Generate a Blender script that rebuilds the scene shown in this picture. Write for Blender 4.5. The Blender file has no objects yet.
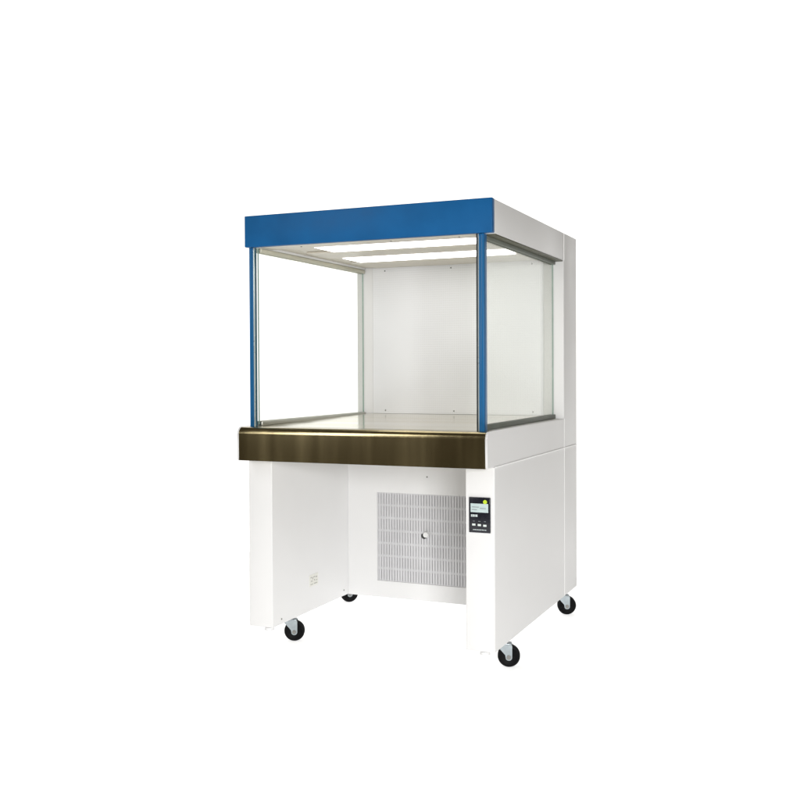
import bpy, bmesh, math, random
from mathutils import Vector, Matrix
random.seed(4)
S = bpy.context.scene
COL = S.collection
R = math.radians

# ------------------------------------------------------------------ materials
def nodes(m):
    m.use_nodes = True
    return m.node_tree.nodes, m.node_tree.links, m.node_tree.nodes["Principled BSDF"]

def mat(name, col, rough=.5, metal=0., var=.03, scale=6., bump=0., bscale=600., stretch=(1, 1, 1), rvar=.06, spec=.5, coat=0.):
    """Principled paint / plastic / metal with a slight procedural unevenness of colour, gloss and surface."""
    m = bpy.data.materials.new(name)
    N, L, p = nodes(m)
    p.inputs["Metallic"].default_value = metal
    p.inputs["Specular IOR Level"].default_value = spec
    p.inputs["Coat Weight"].default_value = coat
    tc = N.new("ShaderNodeTexCoord")
    mp = N.new("ShaderNodeMapping"); mp.inputs["Scale"].default_value = stretch
    L.new(tc.outputs["Object"], mp.inputs["Vector"])
    n = N.new("ShaderNodeTexNoise"); n.inputs["Scale"].default_value = scale; n.inputs["Detail"].default_value = 4
    L.new(mp.outputs["Vector"], n.inputs["Vector"])
    mr = N.new("ShaderNodeMapRange")
    mr.inputs["From Min"].default_value = .3; mr.inputs["From Max"].default_value = .7
    mr.inputs["To Min"].default_value = 1 - var; mr.inputs["To Max"].default_value = 1 + var
    L.new(n.outputs["Fac"], mr.inputs["Value"])
    mx = N.new("ShaderNodeVectorMath"); mx.operation = 'SCALE'
    mx.inputs[0].default_value = col
    L.new(mr.outputs["Result"], mx.inputs["Scale"])
    L.new(mx.outputs["Vector"], p.inputs["Base Color"])
    r2 = N.new("ShaderNodeMapRange")
    r2.inputs["From Min"].default_value = .3; r2.inputs["From Max"].default_value = .7
    r2.inputs["To Min"].default_value = max(.02, rough - rvar); r2.inputs["To Max"].default_value = rough + rvar
    L.new(n.outputs["Fac"], r2.inputs["Value"]); L.new(r2.outputs["Result"], p.inputs["Roughness"])
    if bump:
        b = N.new("ShaderNodeTexNoise"); b.inputs["Scale"].default_value = bscale; b.inputs["Detail"].default_value = 3
        L.new(mp.outputs["Vector"], b.inputs["Vector"])
        bp = N.new("ShaderNodeBump"); bp.inputs["Strength"].default_value = bump; bp.inputs["Distance"].default_value = .001
        L.new(b.outputs["Fac"], bp.inputs["Height"]); L.new(bp.outputs["Normal"], p.inputs["Normal"])
    return m

M = {}
M['white'] = mat('white powder coat', (.75, .75, .75), .42, var=.018, scale=3, bump=.12, bscale=500)
M['seam_light'] = mat('white seam highlight', (.93, .93, .93), .35, var=.005)  # brighter white for the painted seam highlights
M['blue'] = mat('blue powder coat', (.006, .094, .262), .45, spec=.15, var=.10, scale=9, bump=.2, bscale=420)
M['blue_post'] = mat('blue anodised aluminium', (.012, .115, .28), .35, spec=.3, var=.08, scale=4, stretch=(6, 6, .3))
M['steel_front'] = mat('brushed bronze toned steel', (.36, .305, .175), .20, metal=1., var=.30, scale=5, bump=.10, bscale=60, stretch=(1.6, 1.6, .12), rvar=.07)  # streaks in the colour stand in for reflections on the front
M['steel_top'] = mat('polished steel worktop', (.65, .60, .48), .13, metal=1., var=.05, scale=5, bump=.02, bscale=90, stretch=(.2, 2, 1), rvar=.05)
M['rail_steel'] = mat('dull steel channel', (.50, .50, .45), .38, metal=.9, var=.06, scale=8)
M['rail_shade'] = mat('grey green shaded channel', (.15, .165, .14), .5, var=.12, scale=14)
M['rail_beige'] = mat('beige painted channel', (.50, .49, .40), .4, var=.06, scale=10)
M['black_rubber'] = mat('black rubber', (.0025, .0025, .003), .6, spec=.12, var=.3, scale=40, bump=.2, bscale=300)
M['gasket'] = mat('black gasket', (.015, .017, .02), .5, var=.2, scale=20)
M['teal'] = mat('teal seal', (.02, .085, .12), .45, var=.15, scale=20)
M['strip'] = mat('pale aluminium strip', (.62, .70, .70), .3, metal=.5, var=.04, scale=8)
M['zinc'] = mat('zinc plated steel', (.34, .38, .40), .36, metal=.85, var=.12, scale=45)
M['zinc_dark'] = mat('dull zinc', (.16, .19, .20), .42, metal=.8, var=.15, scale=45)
M['ceiling'] = mat('warm grey ceiling sheet', (.64, .60, .52), .38, var=.05, scale=4, stretch=(.4, 2, 1))
M['grille'] = mat('grey painted grille', (.57, .57, .585), .45, var=.05, scale=10)
M['filter'] = mat('filter fleece', (.56, .57, .585), .9, var=.28, scale=9, bump=.5, bscale=200, stretch=(1, 1, 1.6))
M['panel'] = mat('black glossy plastic', (.010, .011, .018), .22, var=.2, scale=30)
M['lcd'] = mat('pale display glass', (.50, .60, .60), .2, var=.06, scale=40, stretch=(1, 1, 3))
M['ink_pale'] = mat('pale print', (.55, .62, .62), .5, var=.05)
M['ink_dim'] = mat('dim print', (.20, .22, .24), .5, var=.05)
M['key'] = mat('pale key caps', (.66, .72, .70), .35, var=.05)
M['lime'] = mat('lime sticker', (.50, .66, .03), .4, var=.08, scale=60)
M['sticker'] = mat('cream sticker', (.77, .77, .72), .5, var=.03, scale=60)
M['ink'] = mat('grey brown print', (.42, .41, .38), .6, var=.1)
M['screw'] = mat('screw steel', (.22, .22, .21), .4, metal=.6, var=.1)
M['socket'] = mat('screw recess', (.02, .02, .02), .6)
M['seal_or_shade'] = mat('olive ledge shade', (.075, .075, .045), .5, var=.2, scale=12)  # dark olive carries the shade under the hood ledge

def diffuser_mat():
    m = mat('perforated white diffuser', (.81, .82, .84), .5, var=.03, scale=3)
    N, L, p = nodes(m)
    tc = N.new("ShaderNodeTexCoord")
    # fine punched holes on a square grid
    sep = N.new("ShaderNodeSeparateXYZ"); L.new(tc.outputs["Object"], sep.inputs[0])
    outs = []
    for ax in ("X", "Z"):
        a = N.new("ShaderNodeMath"); a.operation = 'MULTIPLY'; a.inputs[1].default_value = 2 * math.pi / .0105
        L.new(sep.outputs[ax], a.inputs[0])
        c = N.new("ShaderNodeMath"); c.operation = 'SINE'; L.new(a.outputs[0], c.inputs[0]); outs.append(c)
    ad = N.new("ShaderNodeMath"); ad.operation = 'ADD'
    L.new(outs[0].outputs[0], ad.inputs[0]); L.new(outs[1].outputs[0], ad.inputs[1])
    st = N.new("ShaderNodeMapRange"); st.inputs["From Min"].default_value = .9; st.inputs["From Max"].default_value = 1.3
    st.inputs["To Min"].default_value = 0; st.inputs["To Max"].default_value = .28
    L.new(ad.outputs[0], st.inputs["Value"])
    old = p.inputs["Base Color"].links[0].from_socket
    mix = N.new("ShaderNodeMix"); mix.data_type = 'RGBA'
    L.new(st.outputs["Result"], mix.inputs["Factor"]); L.new(old, mix.inputs[6]); mix.inputs[7].default_value = (.40, .40, .39, 1)
    L.new(mix.outputs[2], p.inputs["Base Color"])
    return m
M['diffuser'] = diffuser_mat()

def glass_mat():
    m = bpy.data.materials.new('clear pane'); m.use_nodes = True
    N, L = m.node_tree.nodes, m.node_tree.links
    N.remove(N["Principled BSDF"]); out = N["Material Output"]
    t = N.new("ShaderNodeBsdfTransparent"); t.inputs["Color"].default_value = (.953, .962, .946, 1)
    g = N.new("ShaderNodeBsdfGlossy"); g.inputs["Roughness"].default_value = .02
    lw = N.new("ShaderNodeLayerWeight"); lw.inputs["Blend"].default_value = .5
    p5 = N.new("ShaderNodeMath"); p5.operation = 'POWER'; p5.inputs[1].default_value = 5; L.new(lw.outputs["Facing"], p5.inputs[0])
    f = N.new("ShaderNodeMath"); f.operation = 'MULTIPLY_ADD'; f.inputs[1].default_value = .65; f.inputs[2].default_value = .035; L.new(p5.outputs[0], f.inputs[0])
    tc = N.new("ShaderNodeTexCoord"); n = N.new("ShaderNodeTexNoise"); n.inputs["Scale"].default_value = 3
    L.new(tc.outputs["Object"], n.inputs["Vector"])
    b = N.new("ShaderNodeBump"); b.inputs["Strength"].default_value = .02; b.inputs["Distance"].default_value = .01
    L.new(n.outputs["Fac"], b.inputs["Height"]); L.new(b.outputs["Normal"], g.inputs["Normal"])
    mx = N.new("ShaderNodeMixShader")
    L.new(f.outputs[0], mx.inputs[0]); L.new(t.outputs[0], mx.inputs[1]); L.new(g.outputs[0], mx.inputs[2])
    L.new(mx.outputs[0], out.inputs["Surface"])
    return m
M['glass'] = glass_mat()
M['glass_edge'] = mat('green glass edge', (.25, .36, .31), .25, var=.05, scale=20)

def lamp_mat():
    m = mat('lit lamp cover', (.85, .85, .84), .4, var=.01)
    N, L, p = nodes(m)
    p.inputs["Emission Color"].default_value = (1, .99, .97, 1); p.inputs["Emission Strength"].default_value = 3.0
    return m
M['lamp'] = lamp_mat()

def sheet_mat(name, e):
    # plain white sheet; glow added to wash out shadows
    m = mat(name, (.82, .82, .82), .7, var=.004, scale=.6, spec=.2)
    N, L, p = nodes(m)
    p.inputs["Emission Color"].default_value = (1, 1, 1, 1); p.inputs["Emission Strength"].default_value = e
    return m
M['floor'] = sheet_mat('glowing white floor', .62)
M['backdrop'] = sheet_mat('glowing white backdrop', .95)

# ------------------------------------------------------------------ mesh helpers
def box(bm, x0, x1, y0, y1, z0, z1, bev=0., seg=2, mi=0, bev_if=None):
    v = [bm.verts.new(c) for c in ((x0, y0, z0), (x1, y0, z0), (x1, y1, z0), (x0, y1, z0), (x0, y0, z1), (x1, y0, z1), (x1, y1, z1), (x0, y1, z1))]
    fs = [bm.faces.new([v[i] for i in q]) for q in ((0, 3, 2, 1), (4, 5, 6, 7), (0, 1, 5, 4), (1, 2, 6, 5), (2, 3, 7, 6), (3, 0, 4, 7))]
    for f in fs: f.material_index = mi
    if bev:
        es = {e for f in fs for e in f.edges}
        if bev_if: es = {e for e in es if bev_if((e.verts[0].co + e.verts[1].co) / 2)}
        bmesh.ops.bevel(bm, geom=list(es), offset=bev, segments=seg, affect='EDGES', profile=.5)
    return fs

def cyl(bm, p, axis, r, h, n=28, r2=None, mi=0):
    """Closed cylinder from p along axis."""
    a = Vector(axis).normalized(); q = a.to_track_quat('Z', 'Y'); p = Vector(p)
    r2 = r if r2 is None else r2
    A = [bm.verts.new(p + q @ Vector((r * math.cos(2 * math.pi * i / n), r * math.sin(2 * math.pi * i / n), 0))) for i in range(n)]
    B = [bm.verts.new(p + a * h + q @ Vector((r2 * math.cos(2 * math.pi * i / n), r2 * math.sin(2 * math.pi * i / n), 0))) for i in range(n)]
    for i in range(n):
        j = (i + 1) % n
        bm.faces.new((A[i], A[j], B[j], B[i])).material_index = mi
    bm.faces.new(A[::-1]).material_index = mi; bm.faces.new(B).material_index = mi

def lathe(bm, prof, axis, p, n=40):
    """Closed ring profile of (radius, offset along axis) turned about axis."""
    a = Vector(axis).normalized(); q = a.to_track_quat('Z', 'Y'); p = Vector(p)
    rings = [[bm.verts.new(p + q @ Vector((r * math.cos(2 * math.pi * i / n), r * math.sin(2 * math.pi * i / n), h))) for r, h in prof] for i in range(n)]
    k = len(prof)
    for i in range(n):
        j = (i + 1) % n
        for s in range(k - 1):
            bm.faces.new((rings[i][s], rings[j][s], rings[j][s + 1], rings[i][s + 1]))
    bm.faces.new([rings[i][0] for i in range(n)][::-1]); bm.faces.new([rings[i][-1] for i in range(n)])

def extrude_x(bm, prof, x0, x1, mi=0, bev=0.):
    """Closed (y,z) outline extruded along X."""
    A = [bm.verts.new((x0, y, z)) for y, z in prof]; B = [bm.verts.new((x1, y, z)) for y, z in prof]
    fs = [bm.faces.new(A), bm.faces.new(B[::-1])]
    n = len(prof)
    for i in range(n):
        j = (i + 1) % n
        fs.append(bm.faces.new((A[j], A[i], B[i], B[j])))
    for f in fs: f.material_index = mi
    if bev:
        es = {e for f in fs[:2] for e in f.edges}
        bmesh.ops.bevel(bm, geom=list(es), offset=bev, segments=2, affect='EDGES')

def obj(name, bm, m, parent=None, loc=(0, 0, 0), rotz=0., sharp=35):
    bmesh.ops.recalc_face_normals(bm, faces=bm.faces[:])
    me = bpy.data.meshes.new(name); bm.to_mesh(me); bm.free()
    for x in (m if isinstance(m, (list, tuple)) else [m]): me.materials.append(x)
    for f in me.polygons: f.use_smooth = True
    me.set_sharp_from_angle(angle=R(sharp))
    o = bpy.data.objects.new(name, me); COL.objects.link(o)
    o.location = loc; o.rotation_euler = (0, 0, rotz)
    if parent: o.parent = parent
    return o

NB = bmesh.new

# ------------------------------------------------------------------ key sizes (metres; right outer side is x = 0)
XL = -1.0102
ZT, ZH, ZC, ZN, ZL = 1.700, 1.5788, .884, .7557, .100
YC, YL, YS, YB, YK = -.0615, .0188, .990, 1.220, .674
XA, XB = -.905, -.1095            # inner faces of the two leg cabinets
ORG = Vector((XL / 2, .6, 0))
OFF = -ORG

root = bpy.data.objects.new('clean_bench', None); COL.objects.link(root)
root.location = ORG; root.empty_display_size = .2
root['label'] = "white laboratory clean bench with blue top band, glass sides and bronze steel worktop"
root['category'] = "clean bench"

def part(name, bm, m, parent=root, sharp=35, label=None):
    if parent is root:
        o = obj(name, bm, m, root, OFF, 0, sharp)
    else:
        o = obj(name, bm, m, parent, (0, 0, 0), 0, sharp)
    if label: o['label'] = label
    return o

# ------------------------------------------------------------------ hood
b = NB(); box(b, XL, 0, 0, .028, ZH, ZT, .0035, 3)
fascia = part('fascia', b, M['blue'])

b = NB()                                                # right / left cheeks, top sheet, front lip above the opening
box(b, -.047, -.001, .0285, YS - .002, ZH, ZT - .001, .0025)
box(b, XL + .001, XL + .047, .0285, YS - .002, ZH, ZT - .001, .0025)
box(b, XL + .0473, -.0473, .0285, YS - .002, ZT - .03, ZT - .0015)
box(b, XL + .0473, -.0473, .0285, .060, 1.6, ZT - .0305)
hood = part('hood', b, M['white'])

b = NB()                                                # ceiling sheet with two folded ribs
box(b, XL + .0475, -.0475, .030, YS - .003, 1.588, 1.5995)
box(b, XL + .0475, -.0475, .030, .125, ZH + .001, 1.5875, .002)
box(b, -.90, -.10, .300, .500, 1.5805, 1.5875, .002)
box(b, -.90, -.10, .700, .97, 1.5825, 1.5875, .002)
ceiling = part('ceiling_panel', b, M['ceiling'])
for xs, y0, y1 in ((-.775, .128, .296), (-.845, .512, .690)):
    b = NB(); box(b, xs, -.125, y0, y1, 1.5795, 1.5875, .003)
    part('ceiling_lamp', b, M['lamp'])

# ------------------------------------------------------------------ glass sides, their channels and corner posts
def pane(x0, x1):
    b = NB(); fs = box(b, x0, x1, .046, YS - .003, ZC + .006, 1.583)
    for f in fs:
        f.normal_update()
        if abs(f.normal.x) < .5: f.material_index = 1
    return part('glass_pane', b, [M['glass'], M['glass_edge']])
PR, PL = -.047, XL + .030
pane(PR - .006, PR); pane(PL, PL + .006)

def rails(xp, outer, mo, mi):
    """Channel round a pane: an outer and an inner strip, below and above."""
    for z0, z1, nm in ((ZC + .0005, ZC + .019, 'bottom_channel'), (ZH - .018, ZH - .0005, 'top_channel')):
        b = NB()
        xs = ((xp + .0003, xp + .010), (xp - .018, xp - .0063)) if outer > 0 else ((xp - .010, xp - .0003), (xp + .0063, xp + .018))
        box(b, xs[0][0], xs[0][1], .047, YS - .004, z0, z1, .0015, mi=0)
        box(b, xs[1][0], xs[1][1], .047, YS - .004, z0, z1, .0045, 3, mi=1)
        part(nm, b, [(M['rail_beige'] if outer < 0 and nm == 'top_channel' else mo), mi if nm == 'bottom_channel' else M['rail_beige']])
rails(PR, 1, M['rail_shade'], M['rail_steel'])  # right outer strips coloured darker for the shade on that face
rails(PL, -1, M['rail_steel'], M['rail_steel'])

def post(xo, s, seal_or_shade):
    """Blue corner post; s=+1 right, -1 left. xo: outer face."""
    b = NB()
    q = 1 if s > 0 else .68
    def bx(a, c, *r, **k): a, c = a * q, c * q; x0, x1 = sorted((xo - s * a, xo - s * c)); box(b, x0, x1, *r, **k)
    bx(0, .0125, .012, .045, ZC - .004, ZH - .0005, bev=.0025)
    bx(.0127, .0210, .015, .042, ZC - .004, ZH - .0005, bev=.002)
    p = part('corner_post', b, M['blue_post'])
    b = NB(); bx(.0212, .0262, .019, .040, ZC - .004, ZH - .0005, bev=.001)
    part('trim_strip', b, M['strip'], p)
    b = NB(); bx(.0264, .0302, .014 if s > 0 else .026, .044 if s > 0 else .036, ZC - .004, ZH - .0005, bev=.001)
    part('gasket', b, M[seal_or_shade], p)
for x0, x1 in ((PR + .0105, -.0035), (XL + .0035, PL - .0105)):
    b = NB(); box(b, x0, x1, .047, YS - .004, ZH - .005, ZH - .0002, .001); part('ledge_shade', b, M['seal_or_shade'])  # dark strip put where the ledge underside lies in shade
post(-.0345, 1, 'gasket'); post(XL + .0125, -1, 'teal')

# ------------------------------------------------------------------ worktop with rolled steel front
def nose(r, n=9, z=ZC, y=YC):
    return [(y + r - r * math.cos(a), z - r + r * math.sin(a)) for a in (math.pi / 2 * i / n for i in range(n + 1))]
b = NB()
prof = [(YC, ZN + .001)] + nose(.026) + [(.03, ZC + .0002), (.03, ZN + .001)]
extrude_x(b, prof, XL + .0078, -.0078)
wf = part('worktop_front', b, M['steel_front'], sharp=50)
b = NB()                                                # the deck rises slightly towards the back wall
prof = [(.0303, ZC - .02), (.0303, ZC + .0002), (YS - .0065, ZC + .013), (YS - .0065, ZC - .02)]
extrude_x(b, prof, PL + .0185, PR - .0185)
part('worktop', b, M['steel_top'])
for x0, x1, l0, l1 in ((-.0075, 0, PR - .018, -.0077), (XL, XL + .0075, XL + .0077, PL + .018)):   # white end plates following the rolled front
    b = NB()
    prof = [(YC - .0008, ZN + .001)] + nose(.026, z=ZC + .0008, y=YC - .0008) + [(YS - .001, ZC + .0008), (YS - .001, ZN + .001)]
    extrude_x(b, prof, x0, x1, bev=.003)
    box(b, min(x0, l0) if l0 < x0 else x1 - .0005, x0 + .0005 if l0 < x0 else l1, .0305, YS - .0012, ZC - .03, ZC)
    part('end_plate', b, M['white'], sharp=50)

# ------------------------------------------------------------------ base
for x0, x1 in ((XL, XA), (XB, 0)):
    b = NB(); box(b, x0, x1, YL, YS - .001, ZL, ZN - .0002, .0045, 3, bev_if=lambda c: c.z < ZN - .01 and c.y < YS - .01 or abs(c.z - (ZL + ZN) / 2) < .05 and c.y < YS - .01)
    leg = part('leg_cabinet', b, M['white'])
    # levelling foot under the front corner
    f = NB(); xf = -.052 if x0 > -.5 else -.945
    cyl(f, (xf, .060, ZL - .0005), (0, 0, -1), .007, .008, 16); cyl(f, (xf, .060, ZL - .0085), (0, 0, -1), .017, .010, 24, .019)
    part('levelling_foot', f, M['white'], leg)

b = NB()                                                # knee panel with an opening for the grille
GX0, GX1, GZ0, GZ1 = -.7616, -.2530, .1725, .5630
x0, x1, y0, y1, z0, z1 = XA + .0005, XB - .0005, YK, YK + .03, ZL, ZN - .0025
box(b, x0, GX0, y0, y1, z0, z1); box(b, GX1, x1, y0, y1, z0, z1)
box(b, GX0, GX1, y0, y1, z0, GZ0); box(b, GX0, GX1, y0, y1, GZ1, z1)
bmesh.ops.remove_doubles(b, verts=b.verts[:], dist=1e-5)
box(b, x0, x1, y1 + .05, YS - .002, ZL, ZN - .003)
knee = part('knee_panel', b, M['white'])

# intake grille: rows of upright slots, solid ties between the rows, pale fleece behind
b = NB()
px, rows = .0127, 7
nx = int(round((GX1 - GX0) / px)); px = (GX1 - GX0) / nx; pz = (GZ1 - GZ0) / rows
gy0, gy1 = YK + .002, YK + .005
for i in range(nx + 1):
    c = GX0 + i * px; w = .0052 if 0 < i < nx else .006
    box(b, max(GX0 + .0004, c - w), min(GX1 - .0004, c + w), gy0, gy1, GZ0 + .0005, GZ1 - .0005)
for j in range(rows + 1):
    c = GZ0 + j * pz; h = .005
    box(b, GX0 + .0005, GX1 - .0005, gy0 + .0006, gy1 + .0008, max(GZ0 + .0006, c - h), min(GZ1 - .0006, c + h))
grille = part('intake_grille', b, M['grille'])
b = NB(); box(b, GX0 + .001, GX1 - .001, YK + .016, YK + .028, GZ0 + .001, GZ1 - .001)
part('filter', b, M['filter'], grille)
b = NB()
kp = Vector((-.524, gy0, .3905))
cyl(b, kp, (0, -1, 0), .009, .012, 24); cyl(b, kp + Vector((0, -.012, 0)), (0, -1, 0), .0135, .010, 28, .011)
part('knob', b, M['white'], grille)
b = NB(); cyl(b, kp + Vector((-.013, .001, -.008)), (0, -1, 0), .0125, .006, 20)
part('knob_hole', b, M['socket'], grille)

# rear body: lower box and upper plenum with a seam between
b = NB(); box(b, XL, 0, YS + .001, YB, ZL, ZN - .0008, .0065, 3, bev_if=lambda c: c.z < ZN - .01)
rear = part('rear_cabinet', b, M['white'])
b = NB(); box(b, XL, 0, YS + .001, YB, ZN - .0005, ZT, .0065, 3)
plenum = part('plenum', b, M['white'])
b = NB(); box(b, -.9240, -.0945, YS - .0055, YS + .0005, ZC + .0135, 1.5872, .001)
part('diffuser_screen', b, M['diffuser'])

# pale strips standing in for the highlights along the side seams
b = NB(); box(b, -.0006, .0022, YL + .004, YB - .006, ZN - .0024, ZN + .0024, .0006, 1); part('seam_highlight', b, M['seam_light'])
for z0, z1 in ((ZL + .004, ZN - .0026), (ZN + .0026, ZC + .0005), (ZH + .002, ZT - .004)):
    b = NB(); box(b, -.0016, .0014, YS - .0028, YS + .0040, z0, z1, .0005, 1); part('seam_highlight', b, M['seam_light'])

# ------------------------------------------------------------------ control panel on the right leg
CX0, CX1, CZ0, CZ1 = -.0945, -.0150, .5235, .6490
b = NB(); box(b, CX0, CX1, YL - .006, YL + .0005, CZ0, CZ1, .0018, 3)
ctl = part('control_panel', b, M['panel'])
def cu(u, v): return (CX0 + (u - 290) / 215 * (CX1 - CX0), CZ1 - (v - 165) / 365 * (CZ1 - CZ0))
def plate(bm, u0, u1, v0, v1, t=.0012, bev=.0004):
    xa, za = cu(u0, v1); xb, zb = cu(u1, v0)
    box(bm, xa, xb, YL - .006 - t, YL - .0059, za, zb, bev, 1)
b = NB(); plate(b, 308, 486, 229, 320, .0012); disp = part('display', b, M['lcd'], ctl)
b = NB()
for (u0, u1, v) in ((322, 392, 262), (322, 372, 290), (402, 462, 274)):     # faint read-out on the display
    xa, za = cu(u0, v + 7); xb, zb = cu(u1, v)
    box(b, xa, xb, YL - .0075, YL - .0070, za, zb)
part('readout', b, M['ink_dim'], ctl)
b = NB(); x, z = cu(455, 210); cyl(b, (x, YL - .0055, z), (0, -1, 0), .0072, .0026, 28)
part('status_sticker', b, M['lime'], ctl)
b = NB()
u = 312                                                                   # small illegible marking under the display
for w in (12, 15, 10, 16): plate(b, u, u + w, 343, 367, .0004, 0); u += w + 4
part('lettering', b, M['ink_pale'], ctl); b = NB()
for w, u in ((20, 330), (24, 385), (20, 442)): plate(b, u, u + w, 409, 414, .0004, 0)
part('lettering', b, M['ink_dim'], ctl); b = NB()
u = 332
for w in (9, 12, 7, 14, 10, 8, 13, 9, 11): plate(b, u, u + w, 495, 504, .0004, 0); u += w + 5
part('lettering', b, M['ink_pale'], ctl)
for u, v in ((341, 447), (397, 449), (452, 453)):
    b = NB(); plate(b, u - 17, u + 17, v - 11, v + 11, .0022, .0008); part('button', b, M['key'], ctl)

# rating label on the inner face of the left leg
b = NB(); box(b, XA - .0002, XA + .0010, .312, .388, .2010, .2500)
lab = part('rating_label', b, M['sticker'])
b = NB()
for (y, z, w, h) in ((.322, .236, .010, .005), (.337, .229, .006, .010), (.347, .236, .014, .004), (.366, .233, .013, .005), (.326, .221, .012, .004), (.352, .222, .008, .006), (.366, .220, .014, .003), (.321, .208, .022, .003), (.351, .208, .028, .004)):
    box(b, XA + .0006, XA + .0014, y, y + w, z, z + h)
part('label_print', b, M['ink'], lab)

# ------------------------------------------------------------------ screws
def screw(p, axis, parent=root, r=.0042):
    b = NB(); p = Vector(p); a = Vector(axis)
    cyl(b, p - a * .002, a, r, .004, 16, r * .7)
    return part('screw', b, M['screw'], parent)
for x, z in ((-.860, 1.570), (-.527, 1.570), (-.143, 1.570), (-.860, .912), (-.515, .912), (-.140, .912)):
    screw((x, YS - .0055, z), (0, -1, 0))
for x in (-.80, -.42, -.15): screw((x, .075, ZH + .001), (0, 0, -1))
screw((-.523, YK, .6387), (0, -1, 0))
screw((-.800, -.030, ZN + .001), (0, 0, -1), r=.006)
screw((XA, .085, .121), (1, 0, 0)); screw((XA, .628, .126), (1, 0, 0))

# ------------------------------------------------------------------ casters
WR = .0415
def make_caster():
    """Swivel caster: wheel contact at the origin, axle along local Y, swivel head towards local -X."""
    c = NB()
    cyl(c, (-.030, 0, .093), (0, 0, -1), .017, .010, 28)                    # swivel head
    cyl(c, (-.030, 0, .0842), (0, 0, -1), .021, .004, 28)
    top = obj('caster', c, M['zinc'])
    w = NB()
    prof = [(.0005, -.0125), (.0300, -.0125), (.0330, -.0145), (.0390, -.0135), (WR, -.0085), (WR, .0085), (.0390, .0135), (.0330, .0145), (.0300, .0125), (.0005, .0125)]
    lathe(w, prof, (0, 1, 0), (0, 0, WR))
    obj('wheel', w, M['black_rubber'], top, sharp=40)
    for s in (-1, 1):                                                       # pressed side plate: broad at the head, rounded at the axle
        f = NB(); y0, y1 = s * .0165, s * .0190
        out = [(-.047, .0850), (.010, .0850), (.0125, .0800)]
        out += [(.0125 * math.cos(a), WR + .0 + .0125 * math.sin(a) - .003) for a in (R(10 - 16 * i) for i in range(11))]
        out += [(-.013, .046)]
        A = [f.verts.new((x, y0, z)) for x, z in out]; B = [f.verts.new((x, y1, z)) for x, z in out]
        f.faces.new(A); f.faces.new(B[::-1])
        for i in range(len(out)):
            j = (i + 1) % len(out); f.faces.new((A[j], A[i], B[i], B[j]))
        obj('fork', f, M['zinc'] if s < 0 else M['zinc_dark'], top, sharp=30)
    t = NB(); box(t, -.047, .010, -.019, .019, .0852, .0880, .001); 
    obj('fork_bridge', t, M['zinc'], top)
    a = NB(); cyl(a, (0, -.0235, WR - .003), (0, 1, 0), .0062, .047, 6)
    cyl(a, (0, -.0212, WR - .003), (0, 1, 0), .0085, .0424, 24)
    obj('axle_bolt', a, M['screw'], top)
    p = NB(); box(p, -.058, -.002, -.030, .030, .0935, .0995, .0015)
    obj('mounting_plate', p, M['zinc_dark'], top)
    return top
proto = make_caster()
kids = list(proto.children)
spots = [(-.0120, .2155, 17), (-.0150, 1.085, 22), (-.9260, .2250, 24), (-1.030, .930, 40)]
for i, (x, y, a) in enumerate(spots):
    if i == 0: c = proto
    else:
        c = proto.copy(); COL.objects.link(c)
        for k in kids:
            d = k.copy(); COL.objects.link(d); d.parent = c
    c.parent = root
    c.location = Vector((x, y, 0)) + OFF; c.rotation_euler = (0, 0, R(a))

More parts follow.
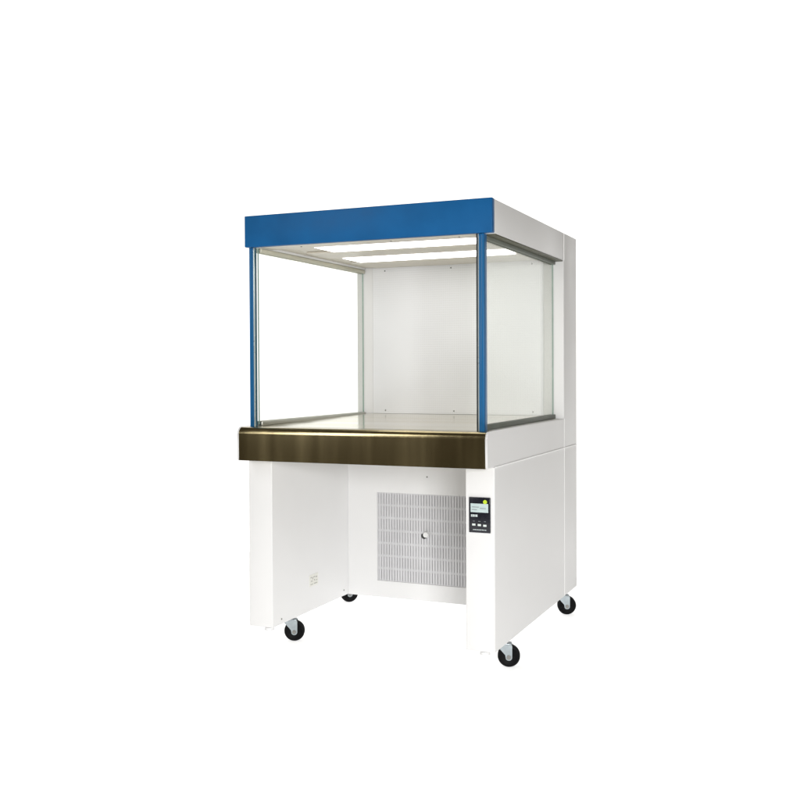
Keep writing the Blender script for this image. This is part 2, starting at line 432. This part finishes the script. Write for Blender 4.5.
# ------------------------------------------------------------------ white floor and backdrop with added glow
def sheet(name, line, x0, x1, m, label, cat):
    b = NB()
    rows_ = [[b.verts.new((x, y, z)) for y, z in line] for x in (x0, x1)]
    for i in range(len(line) - 1):
        b.faces.new((rows_[0][i], rows_[1][i], rows_[1][i + 1], rows_[0][i + 1]))
    o = obj(name, b, m, sharp=80)
    o['kind'] = 'structure'; o['label'] = label; o['category'] = cat
X0, X1, YF, YM, YR, RAD = -9.0, 1.9, -2.1, 1.9, 5.0, 1.6
sheet('floor', [(YF, 0.), (YM, 0.)], X0, X1, M['floor'], "plain white floor with added glow under the clean bench", "floor")
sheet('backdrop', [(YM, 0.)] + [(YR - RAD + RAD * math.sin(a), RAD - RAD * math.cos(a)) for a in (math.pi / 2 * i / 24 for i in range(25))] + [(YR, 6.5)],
      X0, X1, M['backdrop'], "plain white backdrop with added glow rising behind the clean bench", "backdrop")

# ------------------------------------------------------------------ lamps
def area(name, loc, target, size, energy, col=(1, 1, 1), sy=None):
    l = bpy.data.lights.new(name, 'AREA'); l.energy = energy; l.color = col; l.size = size
    l.shape = 'RECTANGLE' if sy else 'SQUARE'
    if sy: l.size_y = sy
    o = bpy.data.objects.new(name, l); COL.objects.link(o)
    o.location = loc
    o.rotation_euler = (Vector(target) - Vector(loc)).to_track_quat('-Z', 'Y').to_euler()
    return o
area('window_softbox', (-2.45, -3.2, 2.7), (-.5, .3, .9), .6, 45, (1, .99, .97), 2.6)
area('camera_softbox', (2.0, -3.9, 1.22), (-.4, .3, .8), 1.0, 160, (1, 1, 1), .9)

# dim warm room behind the camera
w = bpy.data.worlds.new("World"); S.world = w; w.use_nodes = True
WN, WL = w.node_tree.nodes, w.node_tree.links
bg = WN["Background"]
bg.inputs["Color"].default_value = (.108, .092, .064, 1); bg.inputs["Strength"].default_value = 1.

# ------------------------------------------------------------------ camera
yaw, pitch, roll, f_px, py = .4130, -.0164, -.0046, 1004.279, 388.5
fw = Vector((-math.sin(yaw) * math.cos(pitch), math.cos(yaw) * math.cos(pitch), math.sin(pitch)))
rt = Vector((math.cos(yaw), math.sin(yaw), 0)); up = rt.cross(fw)
r2 = rt * math.cos(roll) + up * math.sin(roll); u2 = up * math.cos(roll) - rt * math.sin(roll)
cam = bpy.data.cameras.new('camera'); co = bpy.data.objects.new('camera', cam); COL.objects.link(co)
mw = Matrix((r2, u2, -fw)).transposed().to_4x4(); mw.translation = (1.1098, -3.3386, 1.0926)
co.matrix_world = mw
cam.sensor_width = 36; cam.lens = f_px * 36 / 800; cam.shift_y = (py - 400) / 800
cam.clip_end = 200; cam.clip_start = .05
S.camera = co

S.view_settings.view_transform = 'Standard'; S.view_settings.look = 'None'
S.view_settings.exposure = 0; S.view_settings.gamma = 1; S.view_settings.use_curve_mapping = False
S.cycles.max_bounces = 10; S.cycles.transparent_max_bounces = 16
